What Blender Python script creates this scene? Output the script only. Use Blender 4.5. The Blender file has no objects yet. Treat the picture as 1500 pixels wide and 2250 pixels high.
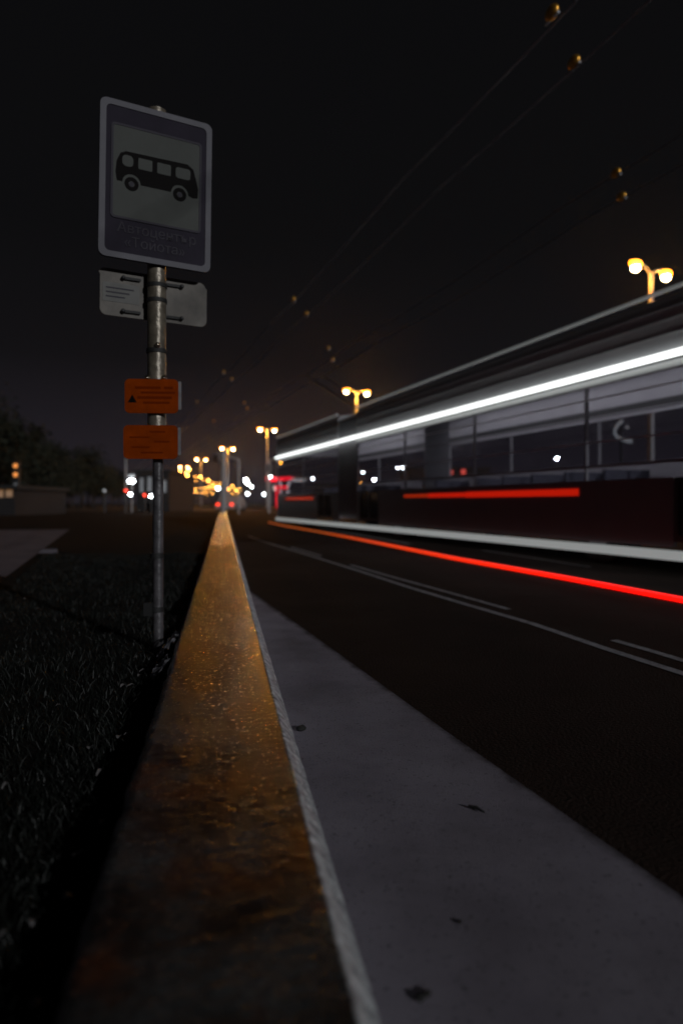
import bpy, bmesh, math, random
from mathutils import Vector, Matrix, noise, Euler
random.seed(7)
S = bpy.context.scene
C = S.collection
PI = math.pi

# ------------------------------------------------------------------ camera
cam_d = bpy.data.cameras.new('camera')
cam = bpy.data.objects.new('camera', cam_d)
C.objects.link(cam)
cam.location = (0, 0, 0.75)
cam.rotation_euler = (PI/2, 0, 0)
cam_d.sensor_fit = 'AUTO'
cam_d.sensor_width = 36
cam_d.lens = 24
cam_d.shift_y = -20/2250
cam_d.clip_start = 0.02
cam_d.clip_end = 6000
cam_d.dof.use_dof = True
cam_d.dof.focus_distance = 2.35
cam_d.dof.aperture_fstop = 1.45
S.camera = cam

# ------------------------------------------------------------------ night sky
W = bpy.data.worlds.new('World'); S.world = W
W.use_nodes = True
wn = W.node_tree
for n in list(wn.nodes): wn.nodes.remove(n)
w_out = wn.nodes.new('ShaderNodeOutputWorld')
w_bg = wn.nodes.new('ShaderNodeBackground')
w_tc = wn.nodes.new('ShaderNodeTexCoord')
w_sep = wn.nodes.new('ShaderNodeSeparateXYZ')
w_ramp = wn.nodes.new('ShaderNodeValToRGB')
wn.links.new(w_tc.outputs['Generated'], w_sep.inputs[0])
wn.links.new(w_sep.outputs['Z'], w_ramp.inputs[0])
wn.links.new(w_ramp.outputs[0], w_bg.inputs[0])
wn.links.new(w_bg.outputs[0], w_out.inputs[0])
cr = w_ramp.color_ramp
cr.elements[0].position = 0.0; cr.elements[0].color = (0.0175, 0.0150, 0.0200, 1)
cr.elements[1].position = 1.0; cr.elements[1].color = (0.0027, 0.0027, 0.0031, 1)
e = cr.elements.new(0.10); e.color = (0.0120, 0.0105, 0.0138, 1)
e = cr.elements.new(0.20); e.color = (0.0058, 0.0054, 0.0064, 1)
e = cr.elements.new(0.36); e.color = (0.0038, 0.0038, 0.0043, 1)
w_bg.inputs[1].default_value = 1.0

# ------------------------------------------------------------------ moon (the one sun lamp)
sun_d = bpy.data.lights.new('moon', 'SUN')
sun_d.energy = 1.0
sun_d.angle = math.radians(0.6)
sun_d.color = (0.95, 0.97, 1.0)
sun = bpy.data.objects.new('moon', sun_d); C.objects.link(sun)
sun.rotation_euler = Vector((0.60, -0.75, 0.28)).to_track_quat('Z', 'Y').to_euler()

S.view_settings.view_transform = 'Standard'
S.view_settings.look = 'None'
S.view_settings.exposure = 0
S.view_settings.gamma = 1
S.view_settings.use_curve_mapping = False
S.cycles.sample_clamp_indirect = 2.0
S.cycles.max_bounces = 6
S.cycles.transparent_max_bounces = 24
S.cycles.caustics_reflective = False
S.cycles.caustics_refractive = False

A = math.atan(519/1500)          # the road runs this much left of straight ahead
s_, c_ = math.sin(A), math.cos(A)
# ------------------------------------------------------------------ materials
def mat(name, col, rough=0.6, metal=0.0, spec=0.5, emit=None, estr=0.0,
        var=0.0, vscale=8.0, bump=0.0, bscale=60.0, alpha=1.0, detail=6):
    m = bpy.data.materials.new(name); m.use_nodes = True
    nt = m.node_tree; b = nt.nodes['Principled BSDF']
    b.inputs['Base Color'].default_value = (*col, 1)
    b.inputs['Roughness'].default_value = rough
    b.inputs['Metallic'].default_value = metal
    b.inputs['Specular IOR Level'].default_value = spec
    b.inputs['Alpha'].default_value = alpha
    if emit:
        b.inputs['Emission Color'].default_value = (*emit, 1)
        b.inputs['Emission Strength'].default_value = estr
    if var or bump:
        tc = nt.nodes.new('ShaderNodeTexCoord')
    if var:
        n = nt.nodes.new('ShaderNodeTexNoise'); n.inputs['Scale'].default_value = vscale
        n.inputs['Detail'].default_value = detail; n.inputs['Roughness'].default_value = 0.65
        r = nt.nodes.new('ShaderNodeValToRGB')
        r.color_ramp.elements[0].position = 0.3; r.color_ramp.elements[1].position = 0.7
        r.color_ramp.elements[0].color = (*[c*(1-var) for c in col], 1)
        r.color_ramp.elements[1].color = (*[min(1, c*(1+var)) for c in col], 1)
        nt.links.new(tc.outputs['Object'], n.inputs['Vector'])
        nt.links.new(n.outputs['Fac'], r.inputs[0])
        nt.links.new(r.outputs[0], b.inputs['Base Color'])
    if bump:
        n2 = nt.nodes.new('ShaderNodeTexNoise'); n2.inputs['Scale'].default_value = bscale
        n2.inputs['Detail'].default_value = 8
        bp = nt.nodes.new('ShaderNodeBump'); bp.inputs['Strength'].default_value = bump
        bp.inputs['Distance'].default_value = 0.02
        nt.links.new(tc.outputs['Object'], n2.inputs['Vector'])
        nt.links.new(n2.outputs['Fac'], bp.inputs['Height'])
        nt.links.new(bp.outputs[0], b.inputs['Normal'])
    return m

def glow(name, col, s, base=(0.3, 0.3, 0.3)):
    m = mat(name, base, 0.4, emit=col, estr=s)
    return m

def glass_mat(name, tint=(0.88, 0.88, 0.90)):
    m = bpy.data.materials.new(name); m.use_nodes = True
    nt = m.node_tree
    nt.nodes.remove(nt.nodes['Principled BSDF'])
    out = nt.nodes['Material Output']
    tr = nt.nodes.new('ShaderNodeBsdfTransparent'); tr.inputs[0].default_value = (*tint, 1)
    gl = nt.nodes.new('ShaderNodeBsdfGlossy'); gl.inputs['Roughness'].default_value = 0.08
    gl.inputs[0].default_value = (0.8, 0.8, 0.8, 1)
    lw = nt.nodes.new('ShaderNodeLayerWeight'); lw.inputs[0].default_value = 0.5
    pw = nt.nodes.new('ShaderNodeMath'); pw.operation = 'POWER'; pw.inputs[1].default_value = 4.0
    fr = nt.nodes.new('ShaderNodeMath'); fr.operation = 'MULTIPLY_ADD'; fr.inputs[1].default_value = 0.35; fr.inputs[2].default_value = 0.02
    mx = nt.nodes.new('ShaderNodeMixShader')
    nt.links.new(lw.outputs['Facing'], pw.inputs[0]); nt.links.new(pw.outputs[0], fr.inputs[0])
    nt.links.new(fr.outputs[0], mx.inputs[0]); nt.links.new(tr.outputs[0], mx.inputs[1])
    nt.links.new(gl.outputs[0], mx.inputs[2]); nt.links.new(mx.outputs[0], out.inputs[0])
    return m

M = {}
M['asphalt'] = mat('asphalt', (0.027, 0.0175, 0.0135), 0.9, spec=0.08, var=0.35, vscale=0.9, bump=0.5, bscale=90)
M['far_asphalt'] = mat('far_asphalt', (0.04, 0.037, 0.036), 0.85, spec=0.2, var=0.3, vscale=0.4, bump=0.3, bscale=40)
M['earth'] = mat('earth', (0.010, 0.009, 0.008), 0.95, spec=0.1, var=0.5, vscale=6, bump=0.8, bscale=40)
M['path'] = mat('path_concrete', (0.13, 0.115, 0.135), 0.9, spec=0.2, var=0.2, vscale=2, bump=0.3, bscale=60)
M['paint'] = mat('road_paint', (0.30, 0.29, 0.31), 0.75, spec=0.2, var=0.45, vscale=14, bump=0.4, bscale=80)
M['steel'] = mat('galvanised_steel', (0.32, 0.32, 0.34), 0.45, 0.7, var=0.25, vscale=20)
M['pole'] = mat('grey_pole_paint', (0.34, 0.34, 0.35), 0.5, 0.2, var=0.15, vscale=4)
M['sleeve'] = mat('worn_sleeve_paint', (0.17, 0.145, 0.11), 0.35, 0.35, var=0.55, vscale=16, bump=0.25, bscale=30)
M['post'] = mat('worn_post_paint', (0.085, 0.08, 0.085), 0.42, 0.15, var=0.55, vscale=16, bump=0.3, bscale=30)
M['black'] = mat('black_rubber', (0.012, 0.012, 0.012), 0.7)
M['dark_metal'] = mat('dark_metal', (0.03, 0.03, 0.032), 0.5, 0.3)
M['bolt'] = mat('bright_bolt', (0.9, 0.8, 0.6), 0.10, 1.0)
M['sign_edge'] = mat('sign_border_white', (0.155, 0.152, 0.168), 0.6, spec=0.04, var=0.08, vscale=9)
M['sign_field'] = mat('sign_field_blue_grey', (0.030, 0.026, 0.037), 0.6, spec=0.04, var=0.15, vscale=7)
M['sign_panel'] = mat('sign_panel_grey', (0.088, 0.092, 0.086), 0.65, spec=0.04, var=0.08, vscale=6)
M['sign_ink'] = mat('sign_black', (0.006, 0.005, 0.005), 0.6, spec=0.04)
M['sign_text'] = mat('sign_letter_grey', (0.060, 0.056, 0.067), 0.65, spec=0.04)
M['plate_back'] = mat('bare_plate_back', (0.10, 0.087, 0.072), 0.6, 0.0, var=0.4, vscale=11)
M['paper'] = mat('paper_sticker', (0.15, 0.148, 0.14), 0.8, var=0.12, vscale=12)
M['orange_plate'] = mat('orange_plate', (0.235, 0.033, 0.0), 0.6, spec=0.04, var=0.22, vscale=13)
M['orange_ink'] = mat('orange_plate_dark_print', (0.15, 0.018, 0.0), 0.6, spec=0.04)
M['bus_white'] = mat('bus_pale_paint', (0.50, 0.50, 0.53), 0.35, var=0.06, vscale=2)
M['bus_grey'] = mat('bus_grey_paint', (0.16, 0.155, 0.17), 0.35, var=0.08, vscale=2)
M['bus_dark'] = mat('bus_dark_trim', (0.02, 0.02, 0.022), 0.4)
M['bellows'] = mat('bellows_grey', (0.26, 0.26, 0.28), 0.8)
M['bus_inside'] = mat('bus_interior_plastic', (0.33, 0.32, 0.35), 0.7)
M['bus_seat'] = mat('bus_seat_fabric', (0.05, 0.05, 0.07), 0.9, var=0.3, vscale=30)
M['chrome'] = mat('bright_rail', (0.75, 0.77, 0.78), 0.35, 0.3)
M['glass'] = glass_mat('bus_glass')
M['glass_dark'] = mat('dark_window_glass', (0.015, 0.015, 0.018), 0.1)
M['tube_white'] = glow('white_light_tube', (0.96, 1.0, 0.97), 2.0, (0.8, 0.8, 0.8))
M['skirt_glow'] = glow('white_skirt_streak', (0.92, 1.0, 0.99), 0.25, (0.6, 0.6, 0.6))
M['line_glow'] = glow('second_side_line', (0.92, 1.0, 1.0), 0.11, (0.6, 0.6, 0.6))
M['roof_glow'] = glow('roof_rail_glow', (0.92, 1.0, 1.0), 0.075, (0.6, 0.6, 0.6))
M['cabin_glow'] = glow('cabin_light', (0.95, 0.93, 1.0), 5.0)
M['red_glow'] = glow('red_bus_glow', (1.0, 0.018, 0.003), 0.42, (0.4, 0.01, 0.0))
M['red_dim'] = glow('red_bus_glow_weak', (1.0, 0.05, 0.004), 0.28, (0.4, 0.01, 0.0))
M['red_trail'] = glow('red_trail_glow', (1.0, 0.008, 0.004), 1.5, (0.4, 0.01, 0.0))  # glow of the added trail strip, fading along its length
_m = M['red_trail']; _nt = _m.node_tree; _b = _nt.nodes['Principled BSDF']
_tc = _nt.nodes.new('ShaderNodeTexCoord'); _sp = _nt.nodes.new('ShaderNodeSeparateXYZ'); _mr = _nt.nodes.new('ShaderNodeMapRange')
_mr.inputs['From Min'].default_value = 6.0; _mr.inputs['From Max'].default_value = 17.0
_rp = _nt.nodes.new('ShaderNodeValToRGB')
_rp.color_ramp.elements[0].color = (1.0, 0.006, 0.003, 1); _rp.color_ramp.elements[1].color = (0.20, 0.035, 0.003, 1)
_e = _rp.color_ramp.elements.new(0.45); _e.color = (0.55, 0.03, 0.004, 1)
_nt.links.new(_tc.outputs['Object'], _sp.inputs[0]); _nt.links.new(_sp.outputs['Y'], _mr.inputs[0])
_nt.links.new(_mr.outputs[0], _rp.inputs[0]); _nt.links.new(_rp.outputs[0], _b.inputs['Emission Color'])
M['sodium'] = glow('sodium_bowl', (1.0, 0.27, 0.010), 12)
M['arc'] = glow('arc_tube', (1.0, 0.72, 0.36), 45)
M['sodium_far'] = glow('sodium_lamp_far', (1.0, 0.40, 0.06), 95)
M['sodium_dim'] = glow('sodium_lamp_dim', (1.0, 0.40, 0.06), 20)
M['white_lamp'] = glow('white_lamp', (0.86, 0.96, 1.0), 260)
M['white_dim'] = glow('white_lamp_dim', (0.86, 0.96, 1.0), 40)
M['amber'] = glow('amber_signal_light', (1.0, 0.36, 0.02), 22)
M['amber_soft'] = glow('amber_signal_soft', (1.0, 0.30, 0.012), 1.0)
M['red_sig'] = glow('red_light', (1.0, 0.04, 0.008), 4)
M['sign_red'] = glow('red_sign_letters', (1.0, 0.035, 0.01), 0.9)
M['sign_white'] = glow('white_sign_letters', (0.8, 0.87, 0.9), 0.55)
M['canopy_red'] = glow('red_lit_canopy', (1.0, 0.0, 0.025), 1.3, (0.5, 0.01, 0.02))
M['lit_white'] = glow('lit_white_panel', (0.85, 0.9, 0.95), 0.45)
M['lit_warm'] = glow('warm_wall_glow', (1.0, 0.42, 0.05), 0.14)
M['lit_orange'] = glow('orange_shop_sign', (1.0, 0.10, 0.01), 1.6)
M['window_lit'] = glow('lit_window', (0.6, 0.66, 0.75), 0.10)
M['ornament'] = glow('ornament_tube', (0.82, 0.93, 0.95), 0.30)
M['ornament_faint'] = glow('ornament_tube_faint', (0.8, 0.92, 0.98), 0.13)
M['wire'] = mat('copper_wire', (0.35, 0.34, 0.36), 0.5, 0.5)
M['insul'] = mat('glazed_insulator', (1.0, 0.50, 0.08), 0.34, 0.9)
M['wall_dark'] = mat('dark_render_wall', (0.018, 0.016, 0.017), 0.9, var=0.3, vscale=0.6)
M['roof_dark'] = mat('dark_roof', (0.02, 0.02, 0.02), 0.9)
M['bark'] = mat('bark', (0.02, 0.016, 0.013), 0.95)
M['leaf'] = mat('night_foliage', (0.022, 0.026, 0.018), 0.8, spec=0.15, var=0.4, vscale=1.5)
M['grass'] = mat('grass_blade', (0.007, 0.0085, 0.007), 0.55, spec=0.3, var=0.5, vscale=3)
M['dead_leaf'] = mat('pale_dead_leaf', (0.15, 0.14, 0.14), 0.6, var=0.3, vscale=50)
M['plastic'] = mat('crumpled_film', (0.26, 0.255, 0.28), 0.35, var=0.6, vscale=14, alpha=0.55)
M['stone'] = mat('dark_stone', (0.02, 0.019, 0.018), 0.9)
M['car_dark'] = mat('dark_car_paint', (0.03, 0.03, 0.035), 0.3)
M['car_pale'] = mat('pale_car_paint', (0.3, 0.3, 0.32), 0.3)
M['median'] = mat('median_turf', (0.022, 0.024, 0.018), 0.95, var=0.4, vscale=3, bump=0.5, bscale=30)

def kerb_material():
    m = bpy.data.materials.new('kerb_concrete'); m.use_nodes = True
    nt = m.node_tree; b = nt.nodes['Principled BSDF']; L = nt.links.new
    tc = nt.nodes.new('ShaderNodeTexCoord')
    def nz(scale, detail=8, rough=0.6):
        n = nt.nodes.new('ShaderNodeTexNoise'); n.inputs['Scale'].default_value = scale
        n.inputs['Detail'].default_value = detail; n.inputs['Roughness'].default_value = rough
        L(tc.outputs['Object'], n.inputs['Vector']); return n
    def ramp(src, p0, p1, c0, c1):
        r = nt.nodes.new('ShaderNodeValToRGB')
        r.color_ramp.elements[0].position = p0; r.color_ramp.elements[1].position = p1
        r.color_ramp.elements[0].color = c0; r.color_ramp.elements[1].color = c1
        L(src, r.inputs[0]); return r
    big = nz(5.5, 5); 
    base = ramp(big.outputs['Fac'], 0.40, 0.62, (0.010, 0.009, 0.008, 1), (0.062, 0.065, 0.065, 1))
    rust = nz(4.3, 4)
    rmask = ramp(rust.outputs['Fac'], 0.52, 0.64, (0, 0, 0, 1), (1, 1, 1, 1))
    mx = nt.nodes.new('ShaderNodeMixRGB'); L(rmask.outputs[0], mx.inputs[0]); L(base.outputs[0], mx.inputs[1])
    mx.inputs[2].default_value = (0.085, 0.026, 0.008, 1)
    fine = nz(60, 8, 0.7)
    fr = ramp(fine.outputs['Fac'], 0.3, 0.7, (0.45, 0.45, 0.45, 1), (1.35, 1.35, 1.35, 1))
    mu = nt.nodes.new('ShaderNodeMixRGB'); mu.blend_type = 'MULTIPLY'; mu.inputs[0].default_value = 1
    L(mx.outputs[0], mu.inputs[1]); L(fr.outputs[0], mu.inputs[2])
    # worn whitewash on the chamfered edge
    sep = nt.nodes.new('ShaderNodeSeparateXYZ'); L(tc.outputs['Object'], sep.inputs[0])
    ed = nt.nodes.new('ShaderNodeMath'); ed.operation = 'MULTIPLY_ADD'
    en = nz(30, 6, 0.7)
    L(en.outputs['Fac'], ed.inputs[0]); ed.inputs[1].default_value = 0.012
    L(sep.outputs['X'], ed.inputs[2])
    em = ramp(ed.outputs[0], 0.1575, 0.1635, (0, 0, 0, 1), (1, 1, 1, 1))
    wv = ramp(en.outputs['Fac'], 0.32, 0.62, (0.24, 0.25, 0.26, 1), (0.72, 0.76, 0.77, 1))
    m2 = nt.nodes.new('ShaderNodeMixRGB'); L(em.outputs[0], m2.inputs[0]); L(mu.outputs[0], m2.inputs[1]); L(wv.outputs[0], m2.inputs[2])
    L(m2.outputs[0], b.inputs['Base Color'])
    rr = ramp(fine.outputs['Fac'], 0.3, 0.75, (0.13, 0.13, 0.13, 1), (0.33, 0.33, 0.33, 1))
    L(rr.outputs[0], b.inputs['Roughness'])
    b.inputs['Specular IOR Level'].default_value = 1.0
    n1 = nz(150, 6, 0.6); n2 = nz(38, 6, 0.6)
    ad = nt.nodes.new('ShaderNodeMath'); ad.operation = 'MULTIPLY_ADD'
    L(n1.outputs['Fac'], ad.inputs[0]); ad.inputs[1].default_value = 0.45; L(n2.outputs['Fac'], ad.inputs[2])
    bp = nt.nodes.new('ShaderNodeBump'); bp.inputs['Strength'].default_value = 0.8; bp.inputs['Distance'].default_value = 0.0019
    L(ad.outputs[0], bp.inputs['Height']); L(bp.outputs[0], b.inputs['Normal'])
    return m
M['kerb'] = kerb_material()

def apron_material():
    m = bpy.data.materials.new('apron_concrete'); m.use_nodes = True
    nt = m.node_tree; b = nt.nodes['Principled BSDF']; L = nt.links.new
    tc = nt.nodes.new('ShaderNodeTexCoord')
    def nz(scale, detail=8, rough=0.6):
        n = nt.nodes.new('ShaderNodeTexNoise'); n.inputs['Scale'].default_value = scale
        n.inputs['Detail'].default_value = detail; n.inputs['Roughness'].default_value = rough
        L(tc.outputs['Object'], n.inputs['Vector']); return n
    a = nz(3.0, 5)
    r = nt.nodes.new('ShaderNodeValToRGB')
    r.color_ramp.elements[0].position = 0.3; r.color_ramp.elements[1].position = 0.72
    r.color_ramp.elements[0].color = (0.225, 0.203, 0.246, 1); r.color_ramp.elements[1].color = (0.325, 0.298, 0.350, 1)
    L(a.outputs['Fac'], r.inputs[0])
    p = nz(95, 5, 0.7)
    pr = nt.nodes.new('ShaderNodeValToRGB')
    pr.color_ramp.elements[0].position = 0.30; pr.color_ramp.elements[1].position = 0.42
    pr.color_ramp.elements[0].color = (0.30, 0.30, 0.30, 1); pr.color_ramp.elements[1].color = (1, 1, 1, 1)
    L(p.outputs['Fac'], pr.inputs[0])
    mu = nt.nodes.new('ShaderNodeMixRGB'); mu.blend_type = 'MULTIPLY'; mu.inputs[0].default_value = 1
    L(r.outputs[0], mu.inputs[1]); L(pr.outputs[0], mu.inputs[2])
    dt = nt.nodes.new('ShaderNodeVectorMath'); dt.operation = 'DOT_PRODUCT'
    dt.inputs[1].default_value = (c_ + 0.025*s_, s_ - 0.025*c_, 0)
    L(tc.outputs['Object'], dt.inputs[0])
    wob = nt.nodes.new('ShaderNodeMath'); wob.operation = 'MULTIPLY_ADD'; dn = nz(7, 6, 0.7)
    L(dn.outputs['Fac'], wob.inputs[0]); wob.inputs[1].default_value = 0.10; L(dt.outputs['Value'], wob.inputs[2])
    dr = nt.nodes.new('ShaderNodeValToRGB'); dr.color_ramp.interpolation = 'EASE'
    dr.color_ramp.elements[0].position = 0.955; dr.color_ramp.elements[0].color = (1, 1, 1, 1)
    dr.color_ramp.elements[1].position = 1.0; dr.color_ramp.elements[1].color = (0.22, 0.21, 0.21, 1)
    sb = nt.nodes.new('ShaderNodeMath'); sb.operation = 'SUBTRACT'; sb.inputs[1].default_value = 0.068
    L(wob.outputs[0], sb.inputs[0]); L(sb.outputs[0], dr.inputs[0])
    st_ = nz(1.6, 5, 0.6)
    sr = nt.nodes.new('ShaderNodeValToRGB'); sr.color_ramp.elements[0].position = 0.34; sr.color_ramp.elements[1].position = 0.55
    sr.color_ramp.elements[0].color = (0.72, 0.71, 0.70, 1); sr.color_ramp.elements[1].color = (1, 1, 1, 1)
    L(st_.outputs['Fac'], sr.inputs[0])
    m3 = nt.nodes.new('ShaderNodeMixRGB'); m3.blend_type = 'MULTIPLY'; m3.inputs[0].default_value = 1
    L(mu.outputs[0], m3.inputs[1]); L(dr.outputs[0], m3.inputs[2])
    m4 = nt.nodes.new('ShaderNodeMixRGB'); m4.blend_type = 'MULTIPLY'; m4.inputs[0].default_value = 1
    L(m3.outputs[0], m4.inputs[1]); L(sr.outputs[0], m4.inputs[2])
    L(m4.outputs[0], b.inputs['Base Color'])
    b.inputs['Roughness'].default_value = 0.85; b.inputs['Specular IOR Level'].default_value = 0.2
    bp = nt.nodes.new('ShaderNodeBump'); bp.inputs['Strength'].default_value = 0.9; bp.inputs['Distance'].default_value = 0.0055
    n2 = nz(190, 8, 0.75)
    L(n2.outputs['Fac'], bp.inputs['Height']); L(bp.outputs[0], b.inputs['Normal'])
    return m
M['apron'] = apron_material()

# ------------------------------------------------------------------ helpers
class MB:
    def __init__(s): s.v = []; s.f = []
    def add(s, vs, fs):
        o = len(s.v); s.v += [tuple(p) for p in vs]; s.f += [tuple(i+o for i in f) for f in fs]; return s
    def box(s, x0, x1, y0, y1, z0, z1):
        return s.add([(x0,y0,z0),(x1,y0,z0),(x1,y1,z0),(x0,y1,z0),(x0,y0,z1),(x1,y0,z1),(x1,y1,z1),(x0,y1,z1)],
              [(0,3,2,1),(4,5,6,7),(0,1,5,4),(1,2,6,5),(2,3,7,6),(3,0,4,7)])
    def tube(s, pts, r, n=8, caps=True):
        pts = [Vector(p) for p in pts]; k = len(pts)
        rs = r if isinstance(r, (list, tuple)) else [r]*k
        rings = []
        up = None
        for i, p in enumerate(pts):
            d = (pts[min(i+1, k-1)] - pts[max(i-1, 0)]).normalized()
            if up is None:
                up = Vector((0,0,1)) if abs(d.z) < .9 else Vector((1,0,0))
            a = d.cross(up).normalized(); b = a.cross(d).normalized(); up = b
            rings.append([p + (a*math.cos(2*PI*j/n) + b*math.sin(2*PI*j/n))*rs[i] for j in range(n)])
        vs = [q for ring in rings for q in ring]; fs = []
        for i in range(k-1):
            for j in range(n):
                fs.append((i*n+j, i*n+(j+1)%n, (i+1)*n+(j+1)%n, (i+1)*n+j))
        if caps:
            fs.append(tuple(range(n-1, -1, -1))); fs.append(tuple((k-1)*n+j for j in range(n)))
        return s.add(vs, fs)
    def ell(s, c, rx, ry, rz, nu=12, nv=8):
        vs = [(c[0], c[1], c[2]-rz)]
        for i in range(1, nv):
            t = -PI/2 + PI*i/nv
            for j in range(nu):
                a = 2*PI*j/nu
                vs.append((c[0]+rx*math.cos(t)*math.cos(a), c[1]+ry*math.cos(t)*math.sin(a), c[2]+rz*math.sin(t)))
        vs.append((c[0], c[1], c[2]+rz)); fs = []
        for j in range(nu): fs.append((0, 1+(j+1)%nu, 1+j))
        for i in range(nv-2):
            for j in range(nu):
                a = 1+i*nu
                fs.append((a+j, a+(j+1)%nu, a+nu+(j+1)%nu, a+nu+j))
        a = 1+(nv-2)*nu
        for j in range(nu): fs.append((a+j, a+(j+1)%nu, len(vs)-1))
        return s.add(vs, fs)
    def prism(s, poly, fn, d0, d1):
        """poly: 2D outline (counter-clockwise); fn(a, b, depth) -> xyz"""
        n = len(poly)
        vs = [fn(a, b, d0) for a, b in poly] + [fn(a, b, d1) for a, b in poly]
        fs = [tuple(range(n-1, -1, -1)), tuple(range(n, 2*n))]
        for i in range(n): fs.append((i, (i+1)%n, n+(i+1)%n, n+i))
        return s.add(vs, fs)
    def ring(s, outer, inner, fn, d0, d1):
        n = len(outer)
        vs = [fn(*p, d0) for p in outer]+[fn(*p, d0) for p in inner]+[fn(*p, d1) for p in outer]+[fn(*p, d1) for p in inner]
        fs = []
        for i in range(n):
            j = (i+1)%n
            fs += [(i, n+i, n+j, j), (2*n+i, 2*n+j, 3*n+j, 3*n+i), (i, j, 2*n+j, 2*n+i), (n+i, 3*n+i, 3*n+j, n+j)]
        return s.add(vs, fs)
    def mesh(s, name, m, smooth=False):
        me = bpy.data.meshes.new(name); me.from_pydata(s.v, [], s.f); me.update()
        bm = bmesh.new(); bm.from_mesh(me); bmesh.ops.recalc_face_normals(bm, faces=bm.faces); bm.to_mesh(me); bm.free()
        me.materials.append(m)
        if smooth:
            me.polygons.foreach_set('use_smooth', [True]*len(me.polygons))
            try: me.set_sharp_from_angle(angle=math.radians(40))
            except Exception: pass
        return me
    def build(s, name, m, parent=None, smooth=False, loc=(0,0,0), rot=(0,0,0)):
        return ob(name, s.mesh(name, m, smooth), parent, loc, rot)

def ob(name, me, parent=None, loc=(0,0,0), rot=(0,0,0)):
    o = bpy.data.objects.new(name, me); C.objects.link(o)
    o.location = loc; o.rotation_euler = rot
    if parent: o.parent = parent
    return o
def tag(o, label=None, cat=None, group=None, kind=None):
    if label: o['label'] = label
    if cat: o['category'] = cat
    if group: o['group'] = group
    if kind: o['kind'] = kind
    return o
def thing(name, label, cat, loc=(0,0,0), rz=0.0, group=None):
    o = bpy.data.objects.new(name, None); C.objects.link(o)
    o.empty_display_size = 0.2; o.location = loc; o.rotation_euler = (0,0,rz)
    return tag(o, label, cat, group)
def kids(o): return list(o.children)
def copy_tree(o, parent=None):
    c = o.copy(); C.objects.link(c)
    if parent: c.parent = parent
    for ch in kids(o): copy_tree(ch, c)
    return c
def rrect(x0, x1, y0, y1, r, n=5):
    out = []
    for cx, cy, a0 in ((x1-r, y0+r, -PI/2), (x1-r, y1-r, 0), (x0+r, y1-r, PI/2), (x0+r, y0+r, PI)):
        for i in range(n+1):
            a = a0 + PI/2*i/n; out.append((cx+r*math.cos(a), cy+r*math.sin(a)))
    return out
def circ(cx, cy, r, n=20): return [(cx+r*math.cos(2*PI*i/n), cy+r*math.sin(2*PI*i/n)) for i in range(n)]
def text_mesh(body, size, name, m, parent, loc, rot, ext=0.001):
    cu = bpy.data.curves.new(name, 'FONT'); cu.body = body; cu.size = size; cu.align_x = 'CENTER'; cu.extrude = ext
    cu.resolution_u = 3
    t = bpy.data.objects.new(name, cu); C.objects.link(t)
    dg = bpy.context.evaluated_depsgraph_get(); dg.update()
    me = bpy.data.meshes.new_from_object(t.evaluated_get(dg))
    bpy.data.objects.remove(t); bpy.data.curves.remove(cu)
    me.materials.clear(); me.materials.append(m)
    return ob(name, me, parent, loc, rot)

# where things stand: the camera is 0.75 m above the road, 24 mm lens (1500 px focal length on the 1500 px photo)
def at(px, py, d): return Vector(((px-750)/1500*d, d, 0.75+(1105-py)/1500*d))
def R(p, t, z=0.0): return Vector((p*c_ - t*s_, p*s_ + t*c_, z))   # p metres right of the camera, t metres along the road
AK = math.atan(260/1500)         # the kerb runs at a slightly different angle (bus bay taper)
sk, ck = math.sin(AK), math.cos(AK)
def K(x, y, z=0.0): return Vector((x*ck - y*sk, x*sk + y*ck, z))

# ------------------------------------------------------------------ ground
def sheet(name, pts, z, m, sub=None):
    mb = MB(); mb.add([(p[0], p[1], z) for p in pts], [tuple(range(len(pts)))])
    return tag(mb.build(name, m), kind='structure')
sheet('ground', [(-900,-60),(900,-60),(900,1500),(-900,1500)], -0.06, M['far_asphalt'])
kf = lambda y: K(0.17, y)
sheet('road', [K(0.16,-8), R(17,-8), R(17,150), K(0.16,150)], 0.0, M['asphalt'])
sheet('road', [R(21,-8), R(36,-8), R(36,150), R(21,150)], 0.0, M['asphalt'])
# concrete apron of the bus bay: wedge between the kerb and the lane
ap = []
ytop = 5.95
for y in (-4, -1, 0.3, 1, 2, 3, 4, 5, ytop): ap.append(K(0.190, y))
edge = [R(1.165, 5.9), R(1.13, 4.6), R(1.09, 3.2), R(1.05, 2.0), R(1.03, 1.0), R(1.02, 0.0), R(1.02, -2.0), R(1.02,-5)]
sheet('pavement', ap + edge, 0.006, M['apron'])
# verge: uneven soil left of the kerb
mb = MB(); nx, ny = 60, 90
for j in range(ny+1):
    y = -2 + 62*(j/ny)**2.0
    for i in range(nx+1):
        fx = i/nx
        p = K(-0.19 - 22*(1-fx)**2.2, y)
        z = 0.06 + (0.018*noise.noise(p*1.7) + 0.012*noise.noise(p*6)) * (1 if fx < 0.97 else 0.4)
        mb.v.append((p.x, p.y, z))
for j in range(ny):
    for i in range(nx):
        a = j*(nx+1)+i; mb.f.append((a, a+1, a+nx+2, a+nx+1))
tag(mb.build('verge', M['earth'], smooth=True), kind='structure')
# the footpath on the left
sheet('footpath', [R(-0.80,-6), R(-0.78,3), R(-0.77,17), R(-4.6,17.6), R(-4.6,-6)], 0.135, M['path'])
# median strip between the carriageways
mb = MB(); mb.box(17, 21, -8, 150, -0.02, 0.13)
tag(mb.build('median', M['median'], rot=(0,0,A)), kind='structure')

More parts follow.
